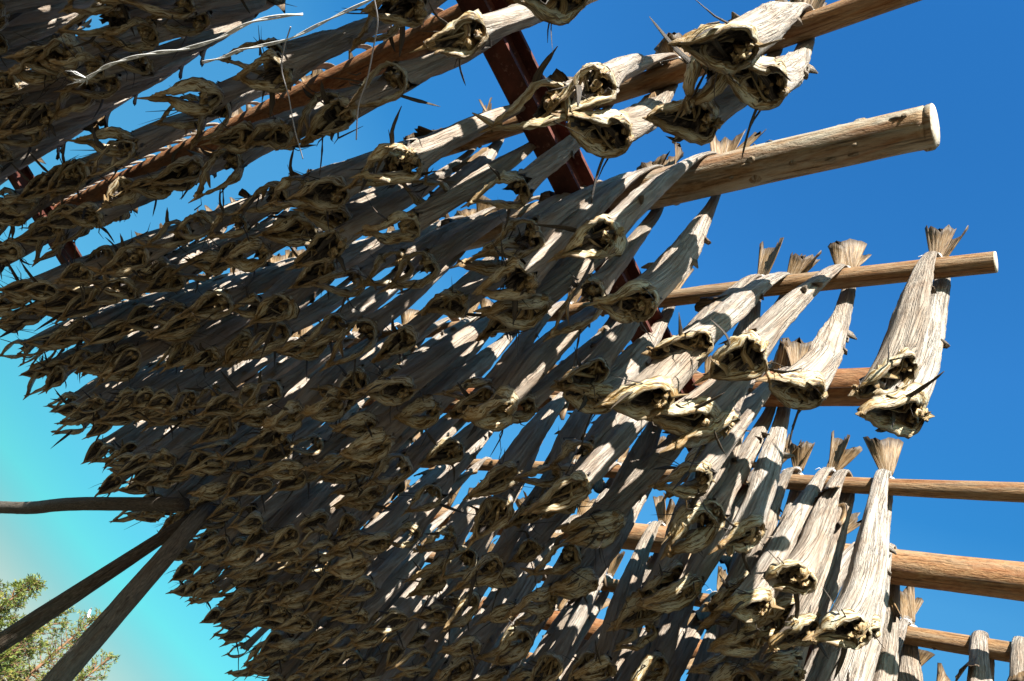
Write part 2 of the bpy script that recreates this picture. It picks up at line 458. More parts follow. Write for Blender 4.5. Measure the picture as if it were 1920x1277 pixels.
    for _ in range(4 if hi else 2):
        c_ = cb+rg.normal(0, .011, 3); R = U(.007, .016)*girth
        kk = 8 if hi else 5; nn_r = 6 if hi else 4
        rr = []
        for v_ in np.linspace(.05, .95, nn_r):
            ring_ = c_+np.stack([np.cos(np.arange(kk)*2*PI/kk)*R*math.sin(v_*PI), np.sin(np.arange(kk)*2*PI/kk)*R*math.sin(v_*PI), np.full(kk, R*1.1*math.cos(v_*PI))], -1)
            rr.append(ring_+rg.normal(0, R*.36, ring_.shape))
        bb.loft(rr, 0, True, True)
    nmem = rg.integers(5, 10) if hi else 3
    for _ in range(nmem):
        a0 = U(-2.2, 2.2); a1 = a0+U(1.2, 3.6)
        p = loop(np.array([a0]), P1b if open_v else P1, .86)[0]; p2 = loop(np.array([a1]), P1b if open_v else P1, U(.2, .8))[0]
        mid = (p+p2)/2-f*U(.005, .03)+rg.normal(0, .010, 3)
        pts, _ = spline([p, p*.6+mid*.4+rg.normal(0, .005, 3), mid, p2-f*U(0, .02)], 7 if hi else 4)
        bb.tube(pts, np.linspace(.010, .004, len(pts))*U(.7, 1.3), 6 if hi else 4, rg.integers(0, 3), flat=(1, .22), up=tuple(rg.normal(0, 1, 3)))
    parts['backbone'] = [bb]
    # ---- breast fins : thin dried spikes
    parts['breast_fin'] = []
    for sg in (-1, 1):
        uu = U(.2, .55); tq = math.acos(1-2*uu)*sg
        p = loop(np.array([tq]), P1, 1.04)[0]
        o = unit(p-cen)
        dr = unit(o*U(.2, 1.1)+f*U(-.1, 1.2)+rg.normal(0, .55, 3)); ln = U(.05, .125)*small
        ben = rg.normal(0, .016, 3)
        pts, _ = spline([p-o*.012, p+dr*ln*.4, p+dr*ln*.75+ben*.5, p+dr*ln+ben], 8 if hi else 4)
        fb = MB(); mw = U(.0035, .0085)
        fb.tube(pts, np.interp(np.linspace(0, 1, len(pts)), [0, .35, .8, 1], [.8*mw, mw, .55*mw, .0008]), 6 if hi else 4, 0, flat=(1, .16), up=tuple(rg.normal(0, 1, 3)), tip=np.linspace(0, .8, len(pts)), wob=1+rg.normal(0, .14, len(pts)))
        for _ in range(rg.integers(0, 3)):      # split rays and wisps beside the fin
            d3 = unit(dr+rg.normal(0, .5, 3)); l3 = ln*U(.4, .9); p3 = p+rg.normal(0, .008, 3)
            fb.tube([p3, p3+d3*l3*.5+rg.normal(0, .006, 3), p3+d3*l3+rg.normal(0, .012, 3)], [.0024, .0018, .0005], 4 if hi else 3, 0, tip=[0, .4, .8])
        parts['breast_fin'].append(fb)
    # ---- tail fin
    tf = MB()
    base = C[0]; lean = np.array((rg.normal(-.45, .28), rg.normal(-.05, .35), 1.0)) if tail_up else np.array((rg.normal(-side*.35, .2), rg.normal(0, .3), -1.0))
    ax = unit(lean); ya = rg.normal(-.1, .4) if tail_up else rg.normal(0, .35)
    wv = np.array((math.sin(ya), math.cos(ya), 0)); wv = unit(wv-ax*wv.dot(ax)); nv = np.cross(ax, wv)
    Lf = U(.095, .145)*small; Wf = U(.040, .064)*small; nu = 17 if hi else 7; nvv = 8 if hi else 4
    curl = rg.normal(0, .03); ph1, ph2 = U(0, 6.3), U(1.2, 3.2); fold = U(-.02, .02)
    us = np.linspace(-1, 1, nu); grid = np.zeros((nvv, nu, 3))
    trail = .82+.16*np.abs(us)+rg.normal(0, .055, nu)
    for i, v_ in enumerate(np.linspace(0, 1, nvv)):
        hw = (.014+(Wf-.014)*v_**.9)
        off = curl*v_*v_*np.sin(ph2*us+ph1)+fold*v_*us*us+.0022*v_*np.sin(us*17)
        grid[i] = base-ax*.012+ax*(Lf*v_*trail)[:, None]+(us*hw)[:, None]*wv+off[:, None]*nv
    thk = .0016*np.interp(np.linspace(0, 1, nvv), [0, .15, 1], [4.5, 1.5, .8])
    top = grid+(nv*1)[None, None]*thk[:, None, None]; bot = grid-(nv*1)[None, None]*thk[:, None, None]
    rings = np.concatenate([top, bot[:, ::-1]], 1)
    fu = np.concatenate([us, us[::-1]])*1.8
    fibt = np.stack([np.broadcast_to(fu, rings.shape[:2]), np.zeros(rings.shape[:2]), np.broadcast_to(np.linspace(0, 1.2, nvv)[:, None], rings.shape[:2])], -1)
    tf.loft(rings, 0, True, True, fib=fibt, tip=np.linspace(0, 1, nvv))
    parts['tail_fin'] = [tf]
    # ---- twine round the tail
    if tail_up and hi:
        tw = MB(); c_ = C[2]
        for dz in (-.002, .002):
            al = np.arange(18)*2*PI/18
            aa, ab = max(a[2], .012)*1.12+.002, max(b[2], .008)*1.35+.002
            tw.tube(np.stack([c_[0]+np.cos(al)*ab, c_[1]+np.sin(al)*aa, np.full(18, c_[2]+dz)+.0015*np.sin(al*2)], 1), .0017, 5, 0, loop=True)
        tw.tube([c_+np.array((0, aa, 0)), c_+np.array((.008*side, aa+.012, .006)), c_+np.array((.014*side, aa+.02, -.012))], .0013, 4, 0)
        parts['twine'] = [tw]
    return parts

OPENV = {}
R_THIN, R_THICK = .028, .054
PARTMAT = {'body': ['skin', 'cavity'], 'collar': ['collar'], 'backbone': ['bone', 'cavity', 'collar'], 'breast_fin': ['fin'], 'tail_fin': ['tail'], 'twine': ['twine']}
NV = 13
PROTO = {}     # (side, thick, variant) -> list of (part, mesh)
FLAT = {}      # low detail arrays for the crowd
for side in (-1, 1):
    for thick in (0, 1):
        for vi in range(NV):
            sd = 1000+vi*17+side*5+thick*333
            up = vi % 3 != 2
            r_ = R_THICK if thick else R_THIN
            ps = fish_parts(sd, side, r_, True, up)
            PROTO[(side, thick, vi)] = [(nm, mb.data('cod_'+nm, [M[x] for x in PARTMAT[nm]])) for nm, l in ps.items() for mb in l]
            lo = fish_parts(sd, side, r_, False, up)
            allm = MB()
            for nm, l in lo.items():
                for mb in l:
                    V = np.concatenate(mb.v); mm = [MATKEYS.index(PARTMAT[nm][x]) for x in mb.fm]
                    off = allm.n
                    allm.v.append(V); allm.fib.append(np.concatenate(mb.fib)); allm.tip.append(np.concatenate(mb.tip))
                    allm.f += [tuple(i+off for i in q) for q in mb.f]; allm.fm += mm; allm.n += len(V)
            FLAT[(side, thick, vi)] = (np.concatenate(allm.v), allm.f, allm.fm, np.concatenate(allm.fib), np.concatenate(allm.tip))

# ------------------------------------------------------------------ poles
ZB = RISE-.050            # top of the steel beams above the eye
# ratio X/Z in the photo, radius, near end, material, name, label, words for the fish labels, spacing, hand placed pixels
POLES = [
    (-.590, R_THIN, .30, 'thin', 'drying_pole', None, None, .085, []),  # unseen row carrying the rack on, added to shade the rows beside it
    (-.409, R_THICK-.01, .30, 'thick', 'drying_log', 'brown log almost hidden by fish, nearest the top left corner', 'topmost left corner log', .095, []),
    (-.229, R_THIN, .30, 'thin', 'drying_pole', 'thin brown pole second from the top left corner, crowded with dried cod', 'second pole from top corner', .095, []),
    (-.049, R_THICK-.006, .30, 'thick', 'drying_log', 'orange-brown log glimpsed between two cod rows, passing above the rusty beam', 'orange log above rusty beam', .10, []),
    (.129, R_THIN, .30, 'thin', 'drying_pole', 'thin bare-ended pole leaving the top edge above the sawn log', 'thin pole leaving top edge', .095, [1500, 1440, 1246, 1222, 1135]),
    (.289, R_THICK+.002, None, 'log', 'drying_log', 'thick pale weathered log with its cut end against the blue sky', 'thick pale sawn log', .09, [1328, 1255, 1222, 1180, 1120]),
    (.479, R_THIN-.002, None, 'thin', 'drying_pole', 'thin stripped pole with sawn end, carrying the outermost pair of cod', 'thin pole with sawn end', .10, [1752, 1578, 1470, 1408, 1352, 1245, 1150, 1060, 955, 900, 850, 783]),
    (.661, R_THICK+.001, None, 'thick', 'drying_log', 'thick orange log ending behind the outermost pair of dried cod', 'orange log behind outermost pair', .09, [1466, 1430, 1385, 1300, 1225, 1150, 1095]),
    (.852, R_THIN-.002, .10, 'thin', 'drying_pole', 'thin pole, highest of those leaving the right edge', 'highest right-edge pole', .10, [1650, 1588, 1545, 1490, 1432]),
    (1.032, R_THICK+.001, .10, 'tan', 'drying_log', 'thick knotty log leaving the right edge below a thin pole', 'thick right-edge log', .095, [1662, 1600, 1545, 1480]),
    (1.197, R_THIN+.002, .10, 'thin', 'drying_pole', 'lowest brown pole visible at the right edge, one cod hung over it', 'lowest right-edge pole', .095, [1915, 1835, 1695, 1640, 1590]),
    (1.375, R_THICK, .10, 'thick', 'drying_log', 'log below the lowest pole at the right edge, covered by cod', 'log below right-edge poles', .095, [1755, 1690, 1620]),
    (1.555, R_THIN, .10, 'thin', 'drying_pole', 'thin pole buried in the dense cod along the bottom edge', 'buried bottom-edge pole', .095, []),
    (1.735, R_THICK, .10, 'thick', 'drying_log', 'thick log deep in the shaded cod near the bottom edge', 'deepest bottom-edge log', .095, []),
    (1.915, R_THIN, .10, 'thin', 'drying_pole', None, None, .10, []),
]
YEND = 2.56*RISE
def knob(mb, p, nrm, R, mat=0):
    nrm = unit(np.asarray(nrm)); t1 = unit(np.cross(nrm, (0, 1, .3))); t2 = np.cross(nrm, t1)
    al = np.arange(9)*2*PI/9
    rr = [p+(np.cos(al)*R*s_)[:, None]*t1+(np.sin(al)*R*s_*1.3)[:, None]*t2+nrm*h_ for s_, h_ in ((1.5, -.005), (1.0, .0015), (.75, .005), (.4, .004))]
    mb.loft(rr, mat, cap1=True)

def make_log(name, X, zr, r, y0, y1, mat, seed, kerf=False):
    rg = np.random.default_rng(seed)
    mb = MB(); k = 28
    n = 90
    ys = np.linspace(y0, y1, n)
    if kerf: ys = np.unique(np.concatenate([ys, y0+np.array((.012, .0135, .016, .018, .03))]))
    n = len(ys)
    ph = rg.uniform(0, 6.3, 6)
    th = np.arange(k)*2*PI/k
    bendA = .010
    rings = []
    for y in ys:
        w = y-y0
        cx = bendA*math.sin(w*1.1+ph[0])*min(1, w/.8); cz = bendA*.6*math.sin(w*1.4+ph[1])*min(1, w/.8)
        rr = r*(.83+.17*float(sstep(np.array(w/.7))) if kerf else 1.0)*(1.06-.035*w/ (y1-y0)*4*.5)*(1+.035*math.sin(w*3.1+ph[2])+.02*math.sin(w*7.7+ph[3]))
        mul = 1+.02*np.sin(2*th+ph[4]+w)+.014*np.sin(3*th+ph[5]-w*2)+.010*np.sin(7*th+w*1.5)+rg.normal(0, .006, k)
        if kerf and .0130 < w < .0165: mul = mul*np.where(np.cos(th-2.4) > -.75, .93+.03*np.sin(th*5), 1.0)
        rings.append(np.stack([cx+np.cos(th)*rr*mul, np.full(k, y), cz+np.sin(th)*rr*mul], 1))
    R_ = np.array(rings)
    fib = np.stack([np.broadcast_to(np.cos(th), (n, k)), np.broadcast_to(np.sin(th), (n, k)), np.broadcast_to(((ys-y0)*6)[:, None], (n, k))], -1)
    mb.loft(rings, 0, fib=fib)
    # sawn ends with a slightly rounded arris
    for ring_, sg in ((R_[0], -1), (R_[-1], 1)):
        c = ring_.mean(0)
        e1 = c+(ring_-c)*.965+np.array((0, sg*.003, 0))
        e2 = c+(ring_-c)*.5+np.array((0, sg*.0042, 0))
        mb.loft([ring_, e1, e2] if sg > 0 else [e2, e1, ring_], 1, cap1=sg > 0, cap0=sg < 0)
    for _ in range(int(10+rg.integers(6))):
        i = rg.integers(2, n-2); j = rg.integers(k); p = R_[i][j]; nr = p-R_[i].mean(0)
        knob(mb, p, nr, r*rg.uniform(.13, .24))
    if kerf:
        for px_, a_, sc_ in ((1612, 2.75, .24), (1590, 2.65, .15), (1430, 4.1, .15), (1505, 4.9, .12), (1690, 3.6, .1)):
            i = int(np.argmin(np.abs(ys-y_on_pole(X, zr, px_)))); j = int(a_/(2*PI)*k) % k
            knob(mb, R_[i][j], R_[i][j]-R_[i].mean(0), r*sc_)
        rk = random.Random(5)
        for _ in range(14):            # bark flakes and splinters left on the log
            y_ = y0+rk.uniform(.05, .7); i = int(np.argmin(np.abs(ys-y_))); j = int(rk.uniform(2.4, 5.2)/(2*PI)*k) % k
            p_ = R_[i][j]; nr_ = unit(p_-R_[i].mean(0)); ln_ = rk.uniform(.01, .035)
            mb.tube([p_-nr_*.002, p_+nr_*.0035+np.array((0, ln_*.5, 0)), p_+nr_*.001+np.array((0, ln_, 0))], [.003, .0035, .001], 5, 0, flat=(.5, 1.4), up=tuple(nr_))
    o = obj(name, mb.data(name, [M[mat], M['end']]), loc=(X, 0, EYE+zr))
    return o

rnd = random.Random(11)
fish_list = []      # dicts
for pi, (rat, r, y0, mat, nm, lab, words, sp, pxs) in enumerate(POLES):
    zr = ZB+r
    X = rat*zr
    hand = [y_on_pole(X, zr, p) for p in pxs]
    if y0 is not None: ys = y0*RISE
    if rat == .289: ys = y_on_pole(X, zr, 1752)
    if rat == .479: ys = y_on_pole(X, zr, 1866)
    if rat == .661: ys = y_on_pole(X, zr, 1668)
    if rat == .129: ys = y_on_pole(X, zr, 1800)
    if rat == -.049: ys = .25*RISE
    o = make_log(nm, X, zr, r, ys, YEND+rnd.uniform(-.05, .12), mat, 50+pi, kerf=(rat == .289))
    tag(o, lab or ('pole at the far side of the rack, hidden behind the last cod rows' if rat > 0 else 'pole beside the first row, out of view'), 'pole', 'poles and logs of the drying rack')
    # ys of the pairs
    lst = list(hand)
    y = (lst[-1] if lst else ys+.1)
    while True:
        y += sp*.98*RISE*rnd.uniform(.72, 1.3)*(1-.38*float(sstep(np.array((y-1.9)/1.6))))
        if y > 2.47*RISE: break
        lst.append(y)
    for ip, y in enumerate(lst):
        for side in (-1, 1):
            fish_list.append(dict(pole=pi, X=X, y=y+rnd.uniform(-.012, .012), z=EYE+zr, side=side, thick=int(r > .045), ip=ip,
                                  v=rnd.randrange(NV), rx=rnd.gauss(.03, .09), ry=rnd.gauss(0, .020 if pi <= 5 else .04), rz=rnd.gauss(0, .16), sz=rnd.uniform(.9, 1.16), sy=rnd.uniform(.88, 1.18),
                                  rnd=rnd.random()))
# keep the trestle head and its ridge pole clear of fish bodies
TR = Vector((1.475, 3.86, EYE+1.31))
keep = []
BEAM_GAPS = [(945, 130, 1000, 190), (1040, 320, 1105, 385), (1190, 545, 1225, 630), (1235, 690, 1280, 790)]
for fd in fish_list:
    fx = fd['X']+fd['side']*.10
    if abs(fx-TR.x) < .10 and abs(fd['y']-TR.y) < .14: fd['sz'] = .86
    drop = False
    if fd['y'] < 2.2:                        # the near beam stays in sight between the rows
        for dz in (.36, .50):
            q_ = pix((fx, fd['y']+fd['rx']*dz, fd['z']-dz))
            for (ax_, ay_, bx_, by_) in BEAM_GAPS:
                if q_ is None: continue
                tt_ = max(0, min(1, ((q_[0]-ax_)*(bx_-ax_)+(q_[1]-ay_)*(by_-ay_))/((bx_-ax_)**2+(by_-ay_)**2)))
                if math.hypot(q_[0]-ax_-tt_*(bx_-ax_), q_[1]-ay_-tt_*(by_-ay_)) < (17 if ax_ < 1150 else 27): drop = True
    if drop and fd['ip'] > 0: continue
    keep.append(fd)
fish_list = keep

VUP = [i for i in range(NV) if i % 3 != 2]; VOV = [i for i in range(NV) if i % 3 == 2]
def closed(pole, side, up, k):
    th_ = int(POLES[pole][1] > .045)
    l_ = [v for v in (VUP if up else VOV) if not OPENV[(1000+v*17+side*5+th_*333, side)]] or VUP
    return l_[k % len(l_)]
# hand tuned looks for the outermost fish: (pole, pair, side) -> variant
HAND = {
    (6, 0, -1): dict(v=closed(6, -1, True, 0), rx=.02, ry=-.02, sz=1.04, sy=.78, rz=0), (6, 0, 1): dict(v=closed(6, 1, True, 1), rx=.03, ry=.03, sz=1.08, sy=.85, rz=0),
    (6, 1, -1): dict(v=closed(6, -1, True, 2), rx=.06, ry=.05, sz=1.0), (6, 1, 1): dict(v=closed(6, 1, True, 3), rx=.03, ry=.0, sz=1.02),
    (6, 2, -1): dict(v=closed(6, -1, True, 4), rx=.20, ry=.10, sz=.95), (6, 2, 1): dict(v=closed(6, 1, True, 5), rx=.12, ry=.02),
    (8, 0, -1): dict(v=closed(8, -1, False, 0), rx=.0, ry=0, sz=1.14, sy=.9), (8, 0, 1): dict(v=closed(8, 1, True, 3), rx=.0, ry=0), (8, 1, -1): dict(v=closed(8, -1, False, 1), rx=.05, ry=.03, sz=.92, sy=.95), (8, 1, 1): dict(v=closed(8, 1, False, 2), rx=0, ry=0),
    (8, 2, -1): dict(v=closed(8, -1, True, 1), rx=.08, sz=1.08, sy=.85), (8, 2, 1): dict(v=closed(8, 1, True, 2), rx=.03), (8, 3, -1): dict(v=closed(8, -1, True, 0), rx=.05), (8, 3, 1): dict(v=closed(8, 1, True, 5), rx=.05),
    (5, 0, -1): dict(v=closed(5, -1, True, 2), rx=.10, ry=.02), (5, 0, 1): dict(v=closed(5, 1, True, 4), rx=.02, ry=-.02, sz=1.05),
    (4, 0, -1): dict(v=closed(4, -1, True, 1), rx=.05, ry=.0, sz=.86), (4, 0, 1): dict(v=closed(4, 1, True, 3), rx=.0, ry=.0, sz=.86), (4, 1, 1): dict(sz=.84), (4, 1, -1): dict(sz=.86),
    (10, 1, -1): dict(v=closed(10, -1, False, 0), rx=0, ry=0), (10, 0, -1): dict(v=closed(10, -1, False, 1), rx=0), (10, 1, 1): dict(v=closed(10, 1, False, 3), rx=0), (10, 0, 1): dict(v=closed(10, 1, False, 2), rx=0), (9, 0, 1): dict(v=closed(9, 1, False, 1), rx=0), (10, 2, -1): dict(v=closed(10, -1, True, 2), rx=0), (9, 0, -1): dict(v=closed(9, -1, False, 2), rx=0, ry=0),
}
for fd in fish_list:
    h = HAND.get((fd['pole'], fd['ip'], fd['side']))
    if h: fd.update(h)

# rank by size in the picture
for fd in fish_list:
    p = pix((fd['X']+fd['side']*.09, fd['y'], fd['z']-.4)); p2 = pix((fd['X'], fd['y'], fd['z']))
    s_ = 0
    for q in (p, p2):
        if q and -40 < q[0] < 1960 and -40 < q[1] < 1310: s_ = max(s_, 1/q[2])
    fd['score'] = s_
fish_list.sort(key=lambda f_: -f_['score'])
NIND = 300
single, crowd = fish_list[:NIND], fish_list[NIND:]
print('FISH', len(fish_list))
ORD = ['first', 'second', 'third', 'fourth', 'fifth', 'sixth', 'seventh', 'eighth', 'ninth', 'tenth', 'eleventh', 'twelfth', 'thirteenth', 'fourteenth', 'fifteenth', 'sixteenth',
       'seventeenth', 'eighteenth', 'nineteenth', 'twentieth', 'twenty-first', 'twenty-second', 'twenty-third', 'twenty-fourth', 'twenty-fifth', 'twenty-sixth', 'twenty-seventh', 'twenty-eighth', 'twenty-ninth', 'thirtieth']
# ordinal of each fish along its row, counted from the right of the picture among those in view
cnt = {}
for fd in sorted([f_ for f_ in single], key=lambda f_: f_['y']):
    kx = (fd['pole'], fd['side']); cnt[kx] = cnt.get(kx, 0)+1; fd['ord'] = cnt[kx]

for fd in single:
    root = empty('dried_cod', (fd['X'], fd['y'], fd['z']))
    root.rotation_euler = (fd['rx'], fd['ry'], fd['rz']*.6)
    root.scale = (1, fd['sy'], fd['sz'])
    row = 'upper row' if fd['side'] < 0 else 'lower row'
    tag(root, 'dried cod %s from right, %s of the %s' % (ORD[fd['ord']-1], row, POLES[fd['pole']][6] or 'pole out of view'), 'fish', 'dried cod hanging in pairs from the poles')
    for nm, me in PROTO[(fd['side'], fd['thick'], fd['v'])]:
        obj(nm, me, root)

# the rest of the crowd as one object
def crowd_object(lst):
    Vs, Fs, Ms, Fb, Tp, Rn = [], [], [], [], [], []
    off = 0
    for fd in lst:
        V, f, fm, fib, tip = FLAT[(fd['side'], fd['thick'], fd['v'])]
        mt = Matrix.Translation((fd['X'], fd['y'], fd['z'])) @ Matrix.Rotation(fd['rz']*.6, 4, 'Z') @ Matrix.Rotation(fd['ry'], 4, 'Y') @ Matrix.Rotation(fd['rx'], 4, 'X') @ Matrix.Diagonal((1, fd['sy'], fd['sz'], 1))
        A = np.array(mt)
        Vs.append(V @ A[:3, :3].T+A[:3, 3]); Fs += [tuple(i+off for i in q) for q in f]; Ms += fm; Fb.append(fib); Tp.append(tip); Rn.append(np.full(len(V), fd['rnd']))
        off += len(V)
    mb = MB(); mb.v = Vs; mb.f = Fs; mb.fm = Ms; mb.fib = Fb; mb.tip = Tp; mb.n = off
    return mb.data('dried_cod_crowd', [M[x] for x in MATKEYS], True, np.concatenate(Rn))
o = obj('dried_cod_crowd', crowd_object(crowd))
tag(o, 'dense shaded mass of small dried cod filling the far ends of the poles', 'fish', kind='stuff')

# ------------------------------------------------------------------ steel beams and posts
def make_beam(p0, p1, label):
    h, w, tk = .10, .085, .011
    prof = [(-w/2, 0), (w/2, 0), (w/2, -tk), (tk/2, -tk), (tk/2, -h+tk), (w/2, -h+tk), (w/2, -h), (-w/2, -h), (-w/2, -h+tk), (-tk/2, -h+tk), (-tk/2, -tk), (-w/2, -tk)]
    d = Vector(p1)-Vector(p0); L = d.length; d.normalize(); sidev = d.cross(Vector((0, 0, 1))).normalized()
    mb = MB(); rings = []
    for s_ in np.linspace(0, L, 30):
        rings.append([tuple(Vector((0, 0, 0))+d*s_+sidev*x+Vector((0, 0, z))) for x, z in prof])
    mb.loft(rings, 0, True, True)
    me = mb.data('steel_beam', [M['rust']], smooth=False)
    return tag(obj('steel_beam', me, loc=p0), label, 'beam', 'steel beams carrying the poles')
zt = EYE+ZB-.003
def beam_pts(ya, xa, yb, xb, X0, X1):
    s_ = (yb-ya)/(xb-xa); return (X0, ya+s_*(X0-xa), zt), (X1, ya+s_*(X1-xa), zt)
b0 = beam_pts(1.315, .087, 1.165, 1.26, -1.5, 4.6); b1 = beam_pts(4.80, .11, 4.90, 1.0, -1.5, 4.6)
make_beam(*b0, 'rusty red steel beam crossing under the poles, near the middle of the picture')
make_beam(*b1, 'rusty dark steel beam glimpsed between cod rows at far left')

def make_pole(name, pts, rads, mat, label, cat, group=None, k=16, seed=0, n=40, cut=False):
    rg = np.random.default_rng(seed)
    P, L = spline(pts, n)
    rad = np.interp(np.linspace(0, 1, n), np.linspace(0, 1, len(rads)), rads)
    mb = MB()
    T = np.gradient(P, axis=0); T /= np.linalg.norm(T, axis=1)[:, None]
    ref = np.array((0, 0, 1.)) if abs(T[0][2]) < .8 else np.array((0, 1., 0))
    th = np.arange(k)*2*PI/k; rings = []
    for i in range(n):
        W = unit(ref-T[i]*ref.dot(T[i])); N = np.cross(T[i], W)
        mul = 1+.03*np.sin(2*th+i*.1+seed)+.02*np.sin(5*th+i*.07)+rg.normal(0, .010, k)
        rings.append(P[i]+(np.cos(th)*rad[i]*mul)[:, None]*W+(np.sin(th)*rad[i]*mul)[:, None]*N)
    if cut:      # a slanting cut at the last end
        for a_ in range(k): rings[-1][a_] -= T[-1]*(math.cos(th[a_])*rad[-1]*1.3)
    fib = np.stack([np.broadcast_to(np.cos(th), (n, k)), np.broadcast_to(np.sin(th), (n, k)), np.broadcast_to((np.linspace(0, L, n)*6)[:, None], (n, k))], -1)
    mb.loft(rings, 0, True, True, fib=fib)
    for _ in range(6):
        i = rg.integers(2, n-2); j = rg.integers(k); knob(mb, rings[i][j], rings[i][j]-P[i], rad[i]*.22)
    base = Vector(pts[0]); 
    for a_ in range(len(mb.v)): mb.v[a_] = mb.v[a_]-np.array(base)
    return tag(obj(name, mb.data(name, [M[mat]]), loc=base), label, cat, group)

for i, (pt, lb) in enumerate(((b0[0], 'first'), (b0[1], 'second'), (b1[0], 'third'), (b1[1], 'fourth'))):
    make_pole('rack_post', [(pt[0], pt[1], -.3), (pt[0]+.01, pt[1], 1.6), (pt[0], pt[1], pt[2]-.115)], [.085, .075, .07], 'old',
              ['weathered post under the near beam beside the first row', 'weathered post under the near beam beside the last row',
               'weathered post under the far beam beside the first row', 'weathered post under the far beam beside the last row'][i], 'post', 'posts of the drying rack', seed=80+i)

# ------------------------------------------------------------------ trestle of leaning poles and its ridge pole
def through(px0, py0, A, frac):   # helper kept in metres: point on the ray at the same distance along y as A
    d = ray(px0, py0); s_ = frac/d[1]; return Vector((d[0]*s_, frac, EYE+d[2]*s_))
topA = through(338, 985, TR, 3.92); lowA = through(0, 1203, TR, 4.02)
topB = through(377, 966, TR, 3.84); lowB = through(112, 1277, TR, 3.74)
def to_ground(t_, l_): 
    d = (l_-t_); return t_+d*((t_.z+.25)/(-d.z))
gA, gB = to_ground(topA, lowA), to_ground(topB, lowB)
make_pole('trestle_leg', [gA, (gA+topA)/2+Vector((.01, 0, 0)), topA+(topA-gA).normalized()*.10], [.050, .046, .044, .042, .028], 'old', 'dark shaded leaning trestle pole, upper of the two crossing at lower left', 'pole', 'leaning trestle poles', seed=31, n=60)
make_pole('trestle_leg', [gB, (gB+topB)/2+Vector((-.015, .0, 0)), topB+(topB-gB).normalized()*.02], [.061, .056, .045], 'old2', 'cracked grey leaning trestle pole with a slanting cut top', 'pole', 'leaning trestle poles', seed=32, n=60, cut=True)
r0 = through(345, 946, TR, 3.83); r1 = through(140, 945, TR, 4.95); r2 = through(60, 952, TR, 6.0); r3 = through(0, 951, TR, 7.4)
make_pole('ridge_pole', [r0, r1, r2, r3, r3+(r3-r2)*1.6], [.036, .040, .046, .058, .06], 'old', 'dark level pole reaching the left edge from the crossing trestle poles', 'pole', seed=33, n=60)

# ------------------------------------------------------------------ twine
def cord(name, pix_pts, zr, rad, mat, label, twist=0, strands=1, fray=0, seed=0):
    rg = np.random.default_rng(seed)
    P, L = spline([tuple(at_z(x, y, z)) for (x, y), z in zip(pix_pts, zr if isinstance(zr, (list, tuple)) else [zr]*len(pix_pts))], 90)
    mb = MB(); base = P[0].copy()
    T = np.gradient(P, axis=0); T /= np.linalg.norm(T, axis=1)[:, None]
    for s_ in range(strands):
        ang = np.linspace(0, L*twist, len(P))+s_*2*PI/strands
        W = np.cross(T, (0, 0, 1.0)); W /= np.linalg.norm(W, axis=1)[:, None]; N = np.cross(T, W)
        off = rad*1.05 if strands > 1 else 0
        Q = P+off*(np.cos(ang)[:, None]*W+np.sin(ang)[:, None]*N)
        mb.tube(Q-base, rad, 6, 0)
    for _ in range(fray):
        d_ = -T[0]*rg.uniform(.02, .05)+rg.normal(0, .010, 3)
        mb.tube([P[0]-base, P[0]-base+d_*.5+rg.normal(0, .003, 3), P[0]-base+d_], [rad*.5, rad*.45, rad*.15], 5, 0)
    return tag(obj(name, mb.data(name, [M[mat]]), loc=tuple(base)), label, 'twine')
cord('twine_rope', [(163, 147), (205, 122), (270, 103), (345, 92), (410, 72), (470, 42), (530, 30), (568, 27)], [.80, .80, .81, .82, .84, .86, .88, .90], .0017, 'twine', 'bright white twisted twine with a frayed end hanging at upper left', twist=38, strands=2, fray=12, seed=3)
cord('loose_twine', [(380, 117), (420, 107), (450, 94), (490, 86), (545, 72), (600, 45), (660, 16), (720, -12)], [.84, .84, .85, .86, .88, .9, .92, .95], .0014, 'twine', 'thin pale twine trailing just below the bright white twine', twist=40, strands=2, seed=4)
cord('loose_thread', [(545, 50), (533, 90), (528, 130), (541, 180), (552, 240), (568, 298)], 1.10, .0013, 'thread', 'fine grey thread dangling left of centre over the cod rows', seed=5)
cord('loose_thread', [(700, -10), (708, 40), (700, 90), (688, 150), (672, 200), (668, 262)], 1.16, .0015, 'thread', 'fine grey thread dangling from the top edge near the orange log', seed=6)

